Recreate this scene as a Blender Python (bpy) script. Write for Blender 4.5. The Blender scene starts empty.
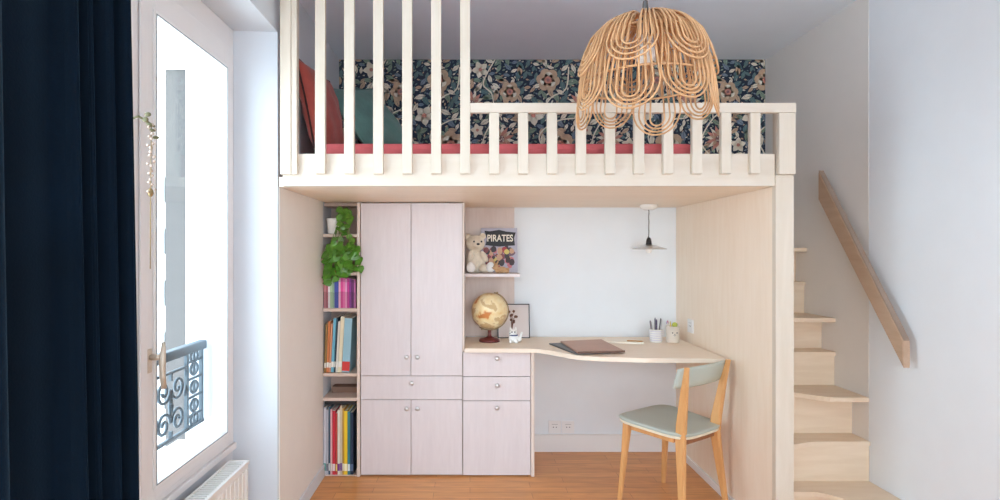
import bpy, bmesh, math, random
from mathutils import Vector, Matrix, Euler
PI = math.pi
sc = bpy.context.scene
COL = sc.collection
EYE = 1.353

# ------------------------------------------------------------------ camera
cd = bpy.data.cameras.new('camera'); cam = bpy.data.objects.new('camera', cd); COL.objects.link(cam)
cam.location = (0, 0, EYE); cam.rotation_euler = (PI/2, 0, 0)
cd.sensor_width = 36; cd.lens = 36*574/1000; cd.shift_x = 0.030; cd.shift_y = 0.002
cd.clip_start = 0.05; cd.clip_end = 200
sc.camera = cam

# ------------------------------------------------------------------ world, daylight, exposure
w = bpy.data.worlds.new('daylight'); sc.world = w; w.use_nodes = True
bg = w.node_tree.nodes['Background']; bg.inputs[0].default_value = (0.72, 0.87, 1.0, 1); bg.inputs[1].default_value = 9.0
def area(name, loc, rot, sx, sy, power, col, portal=False):
    l = bpy.data.lights.new(name, 'AREA'); l.shape = 'RECTANGLE'; l.size = sx; l.size_y = sy
    l.energy = power; l.color = col
    if portal: l.cycles.is_portal = True
    o = bpy.data.objects.new(name, l); COL.objects.link(o); o.location = loc; o.rotation_euler = rot
    return o
area('window_portal', (-1.31, 1.80, 1.40), (0, -PI/2, 0), 1.95, 1.75, 1, (1, 1, 1), True)
# added fill light outside an invented, unseen opening behind the camera
area('rear_fill_light', (0.55, -1.78, 1.35), (PI/2, 0, 0), 2.4, 2.1, 24, (0.92, 0.96, 1.0))
sc.view_settings.view_transform = 'Standard'; sc.view_settings.look = 'None'
sc.view_settings.gamma = 1; sc.view_settings.use_curve_mapping = False
sc.view_settings.exposure = -0.28
sc.cycles.use_denoising = True
sc.cycles.max_bounces = 10; sc.cycles.diffuse_bounces = 6; sc.cycles.sample_clamp_indirect = 6

# ------------------------------------------------------------------ materials
def lin(c):
    return tuple((v/255/12.92 if v/255 <= .04045 else ((v/255+.055)/1.055)**2.4) for v in c)
def nodes(name):
    m = bpy.data.materials.new(name); m.use_nodes = True
    return m, m.node_tree.nodes, m.node_tree.links, m.node_tree.nodes['Principled BSDF']
def mat(name, rgb, rough=.5, metal=0, var=.06, scale=8, bump=0, bscale=60, sheen=0, coat=0, stretch=(1, 1, 1)):
    """procedural: a noise breaks up the base colour, optional fine bump"""
    m, N, L, b = nodes(name)
    c = lin(rgb)
    tc = N.new('ShaderNodeTexCoord'); mp = N.new('ShaderNodeMapping'); mp.inputs['Scale'].default_value = stretch
    L.new(tc.outputs['Object'], mp.inputs[0])
    nz = N.new('ShaderNodeTexNoise'); nz.inputs['Scale'].default_value = scale; nz.inputs['Detail'].default_value = 4
    L.new(mp.outputs[0], nz.inputs['Vector'])
    r = N.new('ShaderNodeValToRGB')
    r.color_ramp.elements[0].position = .3; r.color_ramp.elements[1].position = .7
    r.color_ramp.elements[0].color = tuple(max(0, v*(1-var)) for v in c)+(1,)
    r.color_ramp.elements[1].color = tuple(min(1, v*(1+var)) for v in c)+(1,)
    L.new(nz.outputs['Fac'], r.inputs[0]); L.new(r.outputs[0], b.inputs['Base Color'])
    b.inputs['Roughness'].default_value = rough; b.inputs['Metallic'].default_value = metal
    if sheen: b.inputs['Sheen Weight'].default_value = sheen
    if coat: b.inputs['Coat Weight'].default_value = coat
    if bump:
        n2 = N.new('ShaderNodeTexNoise'); n2.inputs['Scale'].default_value = bscale; L.new(mp.outputs[0], n2.inputs['Vector'])
        bp = N.new('ShaderNodeBump'); bp.inputs['Strength'].default_value = bump; bp.inputs['Distance'].default_value = .01
        L.new(n2.outputs['Fac'], bp.inputs['Height']); L.new(bp.outputs[0], b.inputs['Normal'])
    return m
def wood(name, rgb, rgb2, axis='X', rough=.5, scale=5, contrast=(.35, .75)):
    m, N, L, b = nodes(name)
    tc = N.new('ShaderNodeTexCoord'); mp = N.new('ShaderNodeMapping')
    s = {'X': (.12, 1, 1), 'Y': (1, .12, 1), 'Z': (1, 1, .12)}[axis]
    mp.inputs['Scale'].default_value = s; L.new(tc.outputs['Object'], mp.inputs[0])
    nz = N.new('ShaderNodeTexNoise'); nz.inputs['Scale'].default_value = scale*6; nz.inputs['Detail'].default_value = 6
    nz.inputs['Distortion'].default_value = .6; L.new(mp.outputs[0], nz.inputs['Vector'])
    big = N.new('ShaderNodeTexNoise'); big.inputs['Scale'].default_value = scale*.8; L.new(mp.outputs[0], big.inputs['Vector'])
    mx = N.new('ShaderNodeMix'); mx.data_type = 'FLOAT'; mx.inputs[0].default_value = .35
    L.new(nz.outputs['Fac'], mx.inputs[2]); L.new(big.outputs['Fac'], mx.inputs[3])
    r = N.new('ShaderNodeValToRGB'); r.color_ramp.elements[0].position = contrast[0]; r.color_ramp.elements[1].position = contrast[1]
    r.color_ramp.elements[0].color = lin(rgb2)+(1,); r.color_ramp.elements[1].color = lin(rgb)+(1,)
    L.new(mx.outputs[0], r.inputs[0]); L.new(r.outputs[0], b.inputs['Base Color'])
    b.inputs['Roughness'].default_value = rough
    return m
M = {}
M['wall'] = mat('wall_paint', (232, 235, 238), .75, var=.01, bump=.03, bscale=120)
M['wallL'] = mat('wall_left_toned_down', (214, 217, 222), .75, var=.01, bump=.03, bscale=120)  # wall paint darkened and cooled, the window reveal's shade put into its colour
M['ceil'] = mat('ceiling_paint', (230, 238, 246), .85, var=.01)
M['white'] = mat('white_gloss_paint', (236, 233, 231), .35, var=.01)
M['pvc'] = mat('window_frame_white', (232, 226, 224), .35, var=.01)
M['ply'] = wood('birch_plywood', (246, 231, 213), (239, 221, 201), 'X', .45)
M['plyZ'] = wood('birch_plywood_upright', (248, 232, 214), (241, 222, 200), 'Z', .45)
M['plyY'] = wood('birch_plywood_deep', (244, 224, 198), (232, 208, 178), 'Y', .5)
M['pine'] = wood('pale_limed_pine', (221, 208, 192), (211, 196, 177), 'Z', .45)
M['pineX'] = wood('pale_limed_pine_rail', (221, 208, 193), (213, 198, 180), 'X', .45)
M['stair'] = wood('birch_stair_ply', (234, 212, 187), (222, 196, 167), 'X', .5)
M['stair2'] = wood('birch_tread_edge', (226, 196, 162), (208, 175, 140), 'X', .5)
M['rail'] = wood('oak_handrail', (196, 166, 142), (180, 150, 124), 'Y', .45)
M['rail2'] = mat('handrail_dark_edge', (150, 128, 112), .5)
M['lilac'] = wood('pale_lilac_laminate', (226, 216, 216), (218, 207, 207), 'Z', .5, scale=9)
M['carc'] = mat('cabinet_carcass_ply', (196, 178, 164), .6)
M['edge'] = wood('ply_edge_band', (232, 216, 204), (218, 200, 186), 'Z', .5)
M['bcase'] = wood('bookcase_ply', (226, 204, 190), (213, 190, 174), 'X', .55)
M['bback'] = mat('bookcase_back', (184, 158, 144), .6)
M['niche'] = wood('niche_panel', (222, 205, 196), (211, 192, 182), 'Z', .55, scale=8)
M['knob'] = mat('brushed_steel', (215, 213, 212), .28, metal=.75)
M['beech'] = wood('honey_beech', (230, 178, 120), (212, 154, 96), 'Z', .4, scale=7)
M['beechd'] = wood('shaded_beech', (160, 104, 66), (140, 88, 54), 'Z', .45)  # darker copy of the beech, shade put into the rear apron's colour
M['sage'] = mat('sage_laminate', (182, 189, 180), .4, var=.02)
M['sageEdge'] = mat('pale_ply_edge', (236, 224, 200), .5)
M['velvet'] = mat('navy_velvet', (5, 17, 29), 1.0, var=.2, scale=4, sheen=.08, bump=.1, bscale=200)
v_ = M['velvet'].node_tree.nodes['Principled BSDF']; v_.inputs['Specular IOR Level'].default_value = .12; v_.inputs['Sheen Weight'].default_value = .16; v_.inputs['Sheen Tint'].default_value = (.25, .5, .75, 1)
M['terra'] = mat('terracotta_linen', (176, 78, 66), .85, var=.1, scale=20, bump=.25, bscale=60, sheen=.2)
M['terrad'] = mat('dark_brown_piping', (70, 36, 34), .85)
M['teal'] = mat('teal_linen', (94, 134, 126), .85, var=.1, scale=14, bump=.25, bscale=60, sheen=.2)
M['sheet'] = mat('coral_sheet', (206, 96, 98), .85, var=.07, scale=20, bump=.15)
M['rattan'] = mat('honey_rattan', (208, 160, 114), .45, var=.16, scale=18)
M['iron'] = mat('blue_grey_painted_iron', (64, 80, 90), .5, var=.1)
M['brass'] = mat('aged_brass', (160, 136, 96), .35, metal=.7)
M['handle'] = mat('champagne_metal', (206, 188, 168), .35, metal=.35)
M['bead'] = mat('blush_glass_beads', (214, 192, 176), .25)
M['leafm'] = mat('olive_bronze', (110, 104, 70), .5)
M['rad'] = mat('radiator_enamel', (234, 230, 226), .4, var=.01)
M['dark'] = mat('dark_gap', (40, 36, 36), .8)
M['black'] = mat('black_plastic', (30, 29, 31), .45)
M['porcelain'] = mat('white_porcelain', (240, 238, 234), .25, var=.01)
M['cup'] = mat('greige_ceramic', (222, 210, 196), .4)
M['cream'] = mat('cream_plush', (236, 224, 204), .9, var=.08, scale=60, bump=.5, bscale=180, sheen=.3)
M['plushw'] = mat('white_plush', (240, 236, 232), .9, var=.04, scale=60, bump=.4, bscale=180, sheen=.3)
M['tan'] = mat('tan_plush', (198, 158, 118), .9, var=.1, scale=60, bump=.5, bscale=180)
M['leaf'] = mat('pothos_leaf', (88, 138, 46), .32, var=.4, scale=30)
M['vine'] = mat('vine_stem', (120, 140, 70), .6)
M['soil'] = mat('potting_soil', (70, 50, 38), .95)
M['maroon'] = mat('maroon_lacquer', (104, 40, 38), .35)
M['grey'] = mat('dark_grey_folder', (104, 104, 106), .5)
M['leather'] = mat('tan_pink_leather', (188, 150, 132), .5, var=.05)
M['leatherd'] = mat('brown_leather_edge', (112, 82, 68), .5)
M['paper'] = mat('ivory_paper', (244, 236, 222), .7, var=.01)
M['tealpaint'] = mat('lilac_paint', (150, 150, 196), .5)
def plain(name, rgb, **k): 
    if name not in M: M[name] = mat(name, rgb, **k)
    return M[name]

# glass
def thin_glass(name, tint, refl, rough=0.0):
    m, N, L, b = nodes(name); N.remove(b)
    tr = N.new('ShaderNodeBsdfTransparent'); tr.inputs[0].default_value = tint
    gl = N.new('ShaderNodeBsdfGlossy'); gl.inputs['Roughness'].default_value = rough
    lw = N.new('ShaderNodeLayerWeight'); pw = N.new('ShaderNodeMath'); pw.operation = 'POWER'; pw.inputs[1].default_value = 5; L.new(lw.outputs['Facing'], pw.inputs[0])
    ad = N.new('ShaderNodeMath'); ad.operation = 'MULTIPLY_ADD'; ad.inputs[1].default_value = .6; ad.inputs[2].default_value = refl; L.new(pw.outputs[0], ad.inputs[0])
    mx = N.new('ShaderNodeMixShader'); L.new(ad.outputs[0], mx.inputs[0]); L.new(tr.outputs[0], mx.inputs[1]); L.new(gl.outputs[0], mx.inputs[2])
    L.new(mx.outputs[0], N['Material Output'].inputs['Surface']); return m
M['glass'] = thin_glass('window_glass', (.97, .985, .98, 1), .02)
M['lglass'] = thin_glass('lamp_glass', (.96, .95, .94, 1), .22, .3)

# parquet floor
m, N, L, b = nodes('oak_parquet')
tc = N.new('ShaderNodeTexCoord')
bk = N.new('ShaderNodeTexBrick'); bk.inputs['Scale'].default_value = 1; bk.inputs['Brick Width'].default_value = .55; bk.inputs['Row Height'].default_value = .075
bk.inputs['Mortar Size'].default_value = .0012; bk.inputs['Mortar Smooth'].default_value = .3; bk.offset = .37
bk.inputs['Color1'].default_value = lin((224, 160, 98))+(1,); bk.inputs['Color2'].default_value = lin((214, 148, 86))+(1,)
bk.inputs['Mortar'].default_value = lin((160, 100, 54))+(1,); L.new(tc.outputs['Object'], bk.inputs['Vector'])
mp = N.new('ShaderNodeMapping'); mp.inputs['Scale'].default_value = (.25, 2, 1); L.new(tc.outputs['Object'], mp.inputs[0])
nz = N.new('ShaderNodeTexNoise'); nz.inputs['Scale'].default_value = 14; nz.inputs['Detail'].default_value = 6; nz.inputs['Distortion'].default_value = 1.2
L.new(mp.outputs[0], nz.inputs['Vector'])
r = N.new('ShaderNodeValToRGB'); r.color_ramp.elements[0].position = .3; r.color_ramp.elements[1].position = .7
r.color_ramp.elements[0].color = (.82, .78, .74, 1); r.color_ramp.elements[1].color = (1.08, 1.06, 1.04, 1)
L.new(nz.outputs['Fac'], r.inputs[0])
mx = N.new('ShaderNodeMix'); mx.data_type = 'RGBA'; mx.blend_type = 'MULTIPLY'; mx.inputs[0].default_value = 1
L.new(bk.outputs['Color'], mx.inputs[6]); L.new(r.outputs[0], mx.inputs[7]); L.new(mx.outputs[2], b.inputs['Base Color'])
b.inputs['Roughness'].default_value = .33; M['floor'] = m

# antique globe map
m, N, L, b = nodes('antique_globe_map')
tc = N.new('ShaderNodeTexCoord'); nz = N.new('ShaderNodeTexNoise'); nz.inputs['Scale'].default_value = 11; nz.inputs['Detail'].default_value = 7
L.new(tc.outputs['Object'], nz.inputs['Vector'])
r = N.new('ShaderNodeValToRGB'); cr = r.color_ramp
cr.elements[0].position = .44; cr.elements[0].color = lin((214, 184, 136))+(1,)
cr.elements[1].position = .47; cr.elements[1].color = lin((246, 228, 186))+(1,)
e = cr.elements.new(.60); e.color = lin((238, 208, 150))+(1,)
e = cr.elements.new(.64); e.color = lin((206, 130, 70))+(1,)
L.new(nz.outputs['Fac'], r.inputs[0]); L.new(r.outputs[0], b.inputs['Base Color']); b.inputs['Roughness'].default_value = .35; M['globe'] = m

# black and white braided flex
m, N, L, b = nodes('braided_flex')
tc = N.new('ShaderNodeTexCoord'); wv = N.new('ShaderNodeTexWave'); wv.bands_direction = 'DIAGONAL'; wv.inputs['Scale'].default_value = 45
L.new(tc.outputs['Object'], wv.inputs['Vector']); r = N.new('ShaderNodeValToRGB'); r.color_ramp.interpolation = 'CONSTANT'
r.color_ramp.elements[0].color = (.02, .02, .02, 1); r.color_ramp.elements[1].position = .55; r.color_ramp.elements[1].color = (.6, .58, .55, 1)
L.new(wv.outputs['Fac'], r.inputs[0]); L.new(r.outputs[0], b.inputs['Base Color']); M['flex'] = m

# ------------------------------------------------------------------ mesh helpers
def new(): return bmesh.new()
def box(bm, x0, x1, y0, y1, z0, z1, bev=0, mi=0, rot=None):
    t = bmesh.new(); bmesh.ops.create_cube(t, size=1)
    for v in t.verts: v.co = Vector(((x0+x1)/2+v.co.x*(x1-x0), (y0+y1)/2+v.co.y*(y1-y0), (z0+z1)/2+v.co.z*(z1-z0)))
    if bev: bmesh.ops.bevel(t, geom=t.edges[:], offset=bev, segments=2, affect='EDGES', profile=.6)
    if rot: bmesh.ops.transform(t, matrix=rot, verts=t.verts)
    merge(bm, t, mi); return bm
def merge(bm, t, mi=None):
    vm = {}
    for v in t.verts: vm[v] = bm.verts.new(v.co)
    for f in t.faces:
        try: g = bm.faces.new([vm[v] for v in f.verts])
        except ValueError: continue
        g.smooth = f.smooth; g.material_index = f.material_index if mi is None else mi
    t.free()
def prism(bm, pts, z0, z1, bev=0, mi=0):
    """pts: xy outline counter-clockwise, extruded in z"""
    t = bmesh.new(); a = [t.verts.new((x, y, z0)) for x, y in pts]; c = [t.verts.new((x, y, z1)) for x, y in pts]
    n = len(pts); t.faces.new(a[::-1]); t.faces.new(c)
    for i in range(n): t.faces.new((a[i], a[(i+1) % n], c[(i+1) % n], c[i]))
    if bev: bmesh.ops.bevel(t, geom=[e for e in t.edges if abs(e.verts[0].co.z-e.verts[1].co.z) < 1e-6], offset=bev, segments=2, affect='EDGES')
    bmesh.ops.recalc_face_normals(t, faces=t.faces); merge(bm, t, mi); return bm
def lathe(bm, prof, seg=24, c=(0, 0, 0), mi=0, smooth=True, a0=0, a1=2*PI):
    """prof: (r, z) list"""
    t = bmesh.new(); rings = []
    for r, z in prof:
        if r < 1e-6: rings.append([t.verts.new((c[0], c[1], c[2]+z))])
        else: rings.append([t.verts.new((c[0]+r*math.cos(2*PI*i/seg), c[1]+r*math.sin(2*PI*i/seg), c[2]+z)) for i in range(seg)])
    for a, b_ in zip(rings, rings[1:]):
        for i in range(seg):
            j = (i+1) % seg
            if len(a) == 1 and len(b_) == 1: continue
            if len(a) == 1: t.faces.new((a[0], b_[j], b_[i]))
            elif len(b_) == 1: t.faces.new((a[i], a[j], b_[0]))
            else: t.faces.new((a[i], a[j], b_[j], b_[i]))
    bmesh.ops.recalc_face_normals(t, faces=t.faces)
    for f in t.faces: f.smooth = smooth
    merge(bm, t, mi); return bm
def tube(bm, pts, r, seg=8, closed=False, mi=0, flat=1.0):
    pts = [Vector(p) for p in pts]; n = len(pts); t = bmesh.new(); rings = []
    up = None
    for i, p in enumerate(pts):
        if closed: d = pts[(i+1) % n]-pts[i-1]
        else: d = pts[min(i+1, n-1)]-pts[max(i-1, 0)]
        d = d.normalized() if d.length > 1e-9 else Vector((0, 0, 1))
        if up is None:
            up = Vector((0, 0, 1)) if abs(d.z) < .9 else Vector((1, 0, 0))
        s = d.cross(up)
        if s.length < 1e-6: s = d.orthogonal()
        s.normalize(); up = s.cross(d).normalized()
        rr = r[i] if isinstance(r, (list, tuple)) else r
        rings.append([t.verts.new(p+s*rr*math.cos(2*PI*k/seg)+up*rr*flat*math.sin(2*PI*k/seg)) for k in range(seg)])
    m_ = n if closed else n-1
    for i in range(m_):
        a, b_ = rings[i], rings[(i+1) % n]
        for k in range(seg):
            f = t.faces.new((a[k], a[(k+1) % seg], b_[(k+1) % seg], b_[k])); f.smooth = True
    if not closed: t.faces.new(rings[0][::-1]); t.faces.new(rings[-1])
    bmesh.ops.recalc_face_normals(t, faces=t.faces); merge(bm, t, mi); return bm
def ball(bm, c, r, s=(1, 1, 1), seg=16, mi=0, rot=None):
    t = bmesh.new(); bmesh.ops.create_uvsphere(t, u_segments=seg, v_segments=max(6, seg*2//3), radius=r)
    mt = Matrix.Translation(c) @ (rot.to_matrix().to_4x4() if rot else Matrix()) @ Matrix.Diagonal((*s, 1))
    bmesh.ops.transform(t, matrix=mt, verts=t.verts)
    for f in t.faces: f.smooth = True
    merge(bm, t, mi); return bm
def worldm(o):
    mm = o.matrix_basis.copy()
    while o.parent: o = o.parent; mm = o.matrix_basis @ mm
    return mm
def obj(name, bm, m, parent=None, world=True, fix=True):
    me = bpy.data.meshes.new(name)
    if parent is not None and world: bmesh.ops.transform(bm, matrix=worldm(parent).inverted(), verts=bm.verts)
    if fix: bmesh.ops.recalc_face_normals(bm, faces=bm.faces)
    bm.to_mesh(me); bm.free()
    for x in (m if isinstance(m, (list, tuple)) else [m]): me.materials.append(x)
    o = bpy.data.objects.new(name, me); COL.objects.link(o)
    if parent is not None: o.parent = parent
    return o
def thing(name, label, cat, loc=(0, 0, 0), rz=0, group=None):
    o = bpy.data.objects.new(name, None); COL.objects.link(o); o.location = loc; o.rotation_euler = (0, 0, rz)
    o.empty_display_size = .05
    o['label'] = label; o['category'] = cat
    if group: o['group'] = group
    return o
def solo(name, bm, m, label, cat, group=None):
    lo = [min(v.co[i] for v in bm.verts) for i in range(3)]; hi = [max(v.co[i] for v in bm.verts) for i in range(3)]
    c = Vector(((lo[0]+hi[0])/2, (lo[1]+hi[1])/2, lo[2]))
    for v in bm.verts: v.co -= c
    o = obj(name, bm, m); o.location = c
    o['label'] = label; o['category'] = cat
    if group: o['group'] = group
    return o
def struct(name, bm, m, parent=None):
    o = obj(name, bm, m, parent)
    if parent is None: o['kind'] = 'structure'
    return o
def blob(name, balls, m, parent, voxel=.004):
    """balls merged into ONE continuous skin: list of (centre, radius, scale, euler)"""
    bm = new()
    for bb in balls:
        c, r = bb[0], bb[1]; s = bb[2] if len(bb) > 2 else (1, 1, 1); e = bb[3] if len(bb) > 3 else None
        ball(bm, c, r, s, 18, rot=Euler(e) if e else None)
    if parent is not None: bmesh.ops.transform(bm, matrix=worldm(parent).inverted(), verts=bm.verts)
    me = bpy.data.meshes.new(name+'_raw'); bm.to_mesh(me); bm.free()
    o = bpy.data.objects.new(name, me); COL.objects.link(o)
    md = o.modifiers.new('r', 'REMESH'); md.mode = 'VOXEL'; md.voxel_size = voxel; md.use_smooth_shade = True
    ms = o.modifiers.new('s', 'SMOOTH'); ms.iterations = 5; ms.factor = .6
    bpy.context.view_layer.update()
    dg = bpy.context.evaluated_depsgraph_get()
    me2 = bpy.data.meshes.new_from_object(o.evaluated_get(dg)); o.modifiers.clear(); o.data = me2; bpy.data.meshes.remove(me)
    me2.name = name; me2.materials.clear(); me2.materials.append(m); o.parent = parent
    for p in me2.polygons: p.use_smooth = True
    return o
def textmesh(name, body, size, mtx, m, parent, extrude=.0006, bold=False):
    cu = bpy.data.curves.new(name, 'FONT'); cu.body = body; cu.size = size; cu.extrude = extrude; cu.align_x = 'CENTER'; cu.align_y = 'CENTER'
    if bold: cu.offset = size*.02
    t = bpy.data.objects.new('tmp', cu); COL.objects.link(t); bpy.context.view_layer.update()
    me = bpy.data.meshes.new_from_object(t.evaluated_get(bpy.context.evaluated_depsgraph_get())); bpy.data.objects.remove(t)
    me.name = name; me.transform(worldm(parent).inverted() @ mtx); me.materials.clear(); me.materials.append(m)
    o = bpy.data.objects.new(name, me); COL.objects.link(o); o.parent = parent
    return o

# ================================================================== THE ROOM
XL, XR, YB, YR, ZC = -.89, 2.005, 3.90, -1.70, 2.66
b = new(); box(b, -1.295, 2.25, YR-.2, YB+.2, -.12, 0); struct('floor', b, M['floor'])
b = new(); box(b, -1.295, 2.25, YR-.2, YB+.2, ZC, ZC+.12); struct('ceiling', b, M['ceil'])
b = new(); box(b, -1.295, 2.25, YB, YB+.2, 0, ZC); struct('wall_back', b, M['wall'])
b = new(); box(b, XR, 2.25, YR-.2, YB, 0, ZC); struct('wall_right', b, M['wall'])
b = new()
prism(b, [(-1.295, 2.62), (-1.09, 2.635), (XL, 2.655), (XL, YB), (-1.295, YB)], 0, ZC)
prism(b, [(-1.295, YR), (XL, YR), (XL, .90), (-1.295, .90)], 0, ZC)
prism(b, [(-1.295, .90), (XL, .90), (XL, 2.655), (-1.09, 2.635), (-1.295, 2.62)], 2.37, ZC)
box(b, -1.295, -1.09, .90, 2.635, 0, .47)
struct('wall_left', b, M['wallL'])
b = new()
box(b, -1.295, -.65, YR-.2, YR, 0, ZC); box(b, 1.75, 2.005, YR-.2, YR, 0, ZC); box(b, -.65, 1.75, YR-.2, YR, 2.4, ZC); box(b, -.65, 1.75, YR-.2, YR, 0, .3)
struct('wall_rear', b, M['wall'])
# added window frame, unseen behind the camera, round the fill light's opening
b = new()
for x in (-.65, .12, .92, 1.69): box(b, x, x+.06, YR-.12, YR-.05, .3, 2.4, .004)
box(b, -.59, 1.69, YR-.12, YR-.05, .3, .38, .004); box(b, -.59, 1.69, YR-.12, YR-.05, 2.32, 2.4, .004)
struct('added_rear_window', b, M['pvc'])
# baseboards
b = new(); box(b, .40, 1.398, 3.882, YB, 0, .118, .003); struct('baseboard_back', b, M['white'])
b = new(); box(b, -.884, -.875, 2.68, 3.455, 0, .075, .002); struct('baseboard_left', b, M['wallL'])
b = new(); box(b, 1.388, 1.400, 2.72, 3.88, 0, .045, .003); struct('baseboard_right', b, M['white'])

# ------------------------------------------------------------------ the window
def frame_ring(bm, x0, x1, y0, y1, z0, z1, wy, wz0, wz1, bev=.003):
    box(bm, x0, x1, y0, y0+wy, z0, z1, bev); box(bm, x0, x1, y1-wy, y1, z0, z1, bev)
    box(bm, x0, x1, y0+wy, y1-wy, z0, z0+wz0, bev); box(bm, x0, x1, y0+wy, y1-wy, z1-wz1, z1, bev)
b = new(); frame_ring(b, -1.15, -1.085, .902, 2.633, .472, 2.368, .045, .04, .10)
box(b, -1.085, -1.070, .902, 2.633, .455, .482, .003)
win = struct('window_1', b, M['pvc'])
def sash(y0, y1):
    b = new(); frame_ring(b, -1.125, -1.068, y0, y1, .512, 2.262, .075, .052, .105)
    s = obj('window_sash', b, M['pvc'], win)
    g = new(); frame_ring(g, -1.086, -1.0843, y0-.005, y1+.005, .507, 2.267, .012, .012, .012, 0); obj('sash_gap_shade', g, plain('grey_gasket_and_gap', (120, 122, 126), rough=.6), s)  # grey ring stands in for the shadow line between sash and frame
    g = new(); frame_ring(g, -1.068, -1.062, y0+.060, y1-.060, .550, 2.172, .014, .014, .014, .002)
    obj('glazing_bead', g, M['white'], s)
    g = new(); frame_ring(g, -1.0615, -1.0605, y0+.0715, y1-.0715, .5615, 2.1605, .004, .004, .004, 0); obj('gasket', g, plain('grey_gasket_and_gap', (120, 122, 126), rough=.6), s)
    g = new(); box(g, -1.104, -1.098, y0+.074, y1-.074, .564, 2.158); gl = obj('glass_pane', g, M['glass'], s)
    return s
s1 = sash(1.872, 2.586); s2 = sash(.95, 1.868)
# overlap the meeting stiles: astragal
b = new(); box(b, -1.066, -1.058, 1.845, 1.885, .512, 2.262, .004); obj('astragal', b, M['pvc'], win)
# handle: rosette, neck, lever
b = new(); hx, hy, hz = -1.060, 1.912, .99
box(b, hx-.016, hx-.004, hy-.018, hy+.012, hz-.04, hz+.04, .004)
tube(b, [(hx-.006, hy, hz+.012), (hx+.03, hy, hz+.012)], .010, 10)
tube(b, [(hx+.034, hy+.010, hz+.062), (hx+.036, hy+.003, hz+.03), (hx+.035, hy, hz), (hx+.036, hy-.001, hz-.045), (hx+.040, hy, hz-.092)], [.005, .009, .011, .010, .009], 10)
obj('window_handle', b, M['handle'], win)
b = new(); box(b, -1.33, -1.15, .905, 2.615, .47, .50, .004); struct('trim_1', b, M['white'])

# hanging ornament on a hook by the curtain
t = thing('hanging_ornament', 'string of pale glass beads hung from a bronze leaf hook beside the curtain', 'ornament', (-1.04, 1.86, 1.63))
b = new(); tube(b, [(-1.068, 1.780, 1.76), (-1.03, 1.785, 1.775), (-1.01, 1.800, 1.76), (-1.0, 1.820, 1.75)], .004, 8)
for k, (dy, dz, a) in enumerate([(0, 0, 0), (.018, -.012, .8), (.03, -.028, 1.6), (-.01, .014, -.6), (.038, -.05, 2.2)]):
    ball(b, (-1.012+.004*k, 1.790+dy*.8, 1.766+dz), .010, (1, .45, .9), 10, rot=Euler((a, .3, 0)))
obj('leaf_hook', b, M['leafm'], t)
b = new(); random.seed(4)
for k in range(16):
    z = 1.755-.0145*k; 
    ball(b, (-1.004+.004*math.sin(k), 1.813+.009*math.sin(k*1.9), z), .0058-.0001*k, seg=8)
    if k % 2 == 0: ball(b, (-1.006, 1.797+.006*math.sin(k*1.3), z-.01), .0045, seg=8)
obj('bead_string', b, M['bead'], t)
b = new(); tube(b, [(-1.005, 1.811, 1.75), (-1.005, 1.806, 1.54), (-1.005, 1.804, 1.30)], .0016, 6); ball(b, (-1.005, 1.806, 1.54), .009, (1, 1, 1.6), 8)
obj('cord', b, M['brass'], t)

# radiator
t = thing('radiator', 'white panel radiator with a slotted top grille below the window', 'radiator', (-1.0, 1.85, 0))
b = new(); box(b, -.972, -.962, 1.20, 2.49, .08, .435, .003); box(b, -1.045, -1.035, 1.20, 2.49, .08, .435, .003)
for k in range(32): box(b, -.962, -.958, 1.22+k*.04, 1.24+k*.04, .10, .42, .0015)
obj('panel', b, M['rad'], t)
b = new(); box(b, -1.045, -1.034, 1.195, 2.495, .435, .449, .002); box(b, -.973, -.958, 1.195, 2.495, .435, .449, .002)
for k in range(66): box(b, -1.034, -.973, 1.198+k*.0199, 1.207+k*.0199, .437, .447)
box(b, -1.034, -.973, 2.478, 2.495, .437, .449); obj('top_grille', b, M['rad'], t)
for y in (1.2, 2.487): b = new(); box(b, -1.034, -.973, y, y+.005, .08, .434); obj('side_cover', b, M['rad'], t)
for y in (1.35, 2.3): b = new(); box(b, -1.089, -1.045, y, y+.03, .15, .40); obj('wall_bracket', b, M['rad'], t)

# curtain, rod
t = thing('curtain', 'dark navy velvet curtain hanging in deep folds left of the window', 'curtain', (-.80, 1.0, .02))
b = new(); rows = 26; cols = 260; g = []
for i in range(rows+1):
    v = i/rows; z = 2.50-v*2.47; row = []
    for j in range(cols+1):
        u = j/cols; y = .55+u*(.790+.030*v) 
        amp = .024+.016*v
        ph = 2*PI*(2.6*u+13*max(0, u-.73))+.5*math.sin(u*11)+.25*math.sin(v*2+u*5)
        f = math.sin(ph)+.28*math.sin(2.3*ph+1.1)
        x = -.815+amp*f+.01*math.sin(7*u+2*v)
        yy = y+.008*math.cos(ph)*(1 if u < .97 else .3)
        row.append(b.verts.new((x, yy, z)))
    g.append(row)
for i in range(rows):
    for j in range(cols):
        f = b.faces.new((g[i][j], g[i][j+1], g[i+1][j+1], g[i+1][j])); f.smooth = True
cu = obj('curtain_panel', b, M['velvet'], t)
md = cu.modifiers.new('thick', 'SOLIDIFY'); md.thickness = .004
for k in range(7):
    b = new(); c = (-.815, .6+k*.11, 2.535)
    tube(b, [(c[0]+.024*math.cos(a*PI/8), c[1], c[2]+.024*math.sin(a*PI/8)) for a in range(16)], .003, 6, True); obj('curtain_ring', b, M['brass'], t)
t = thing('curtain_rod', 'slim brass rod carrying the navy curtain', 'curtain rod', (-.815, 1.6, 2.53))
b = new(); tube(b, [(-.815, .45, 2.545), (-.815, 2.55, 2.545)], .010, 12); obj('rod', b, M['brass'], t)
for y in (.44, 2.56): b = new(); ball(b, (-.815, y, 2.545), .02); obj('finial', b, M['brass'], t)
for y in (.5, 2.5): b = new(); tube(b, [(-.815, y, 2.545), (-.89, y, 2.545)], .006, 8); obj('bracket', b, M['brass'], t)

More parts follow.
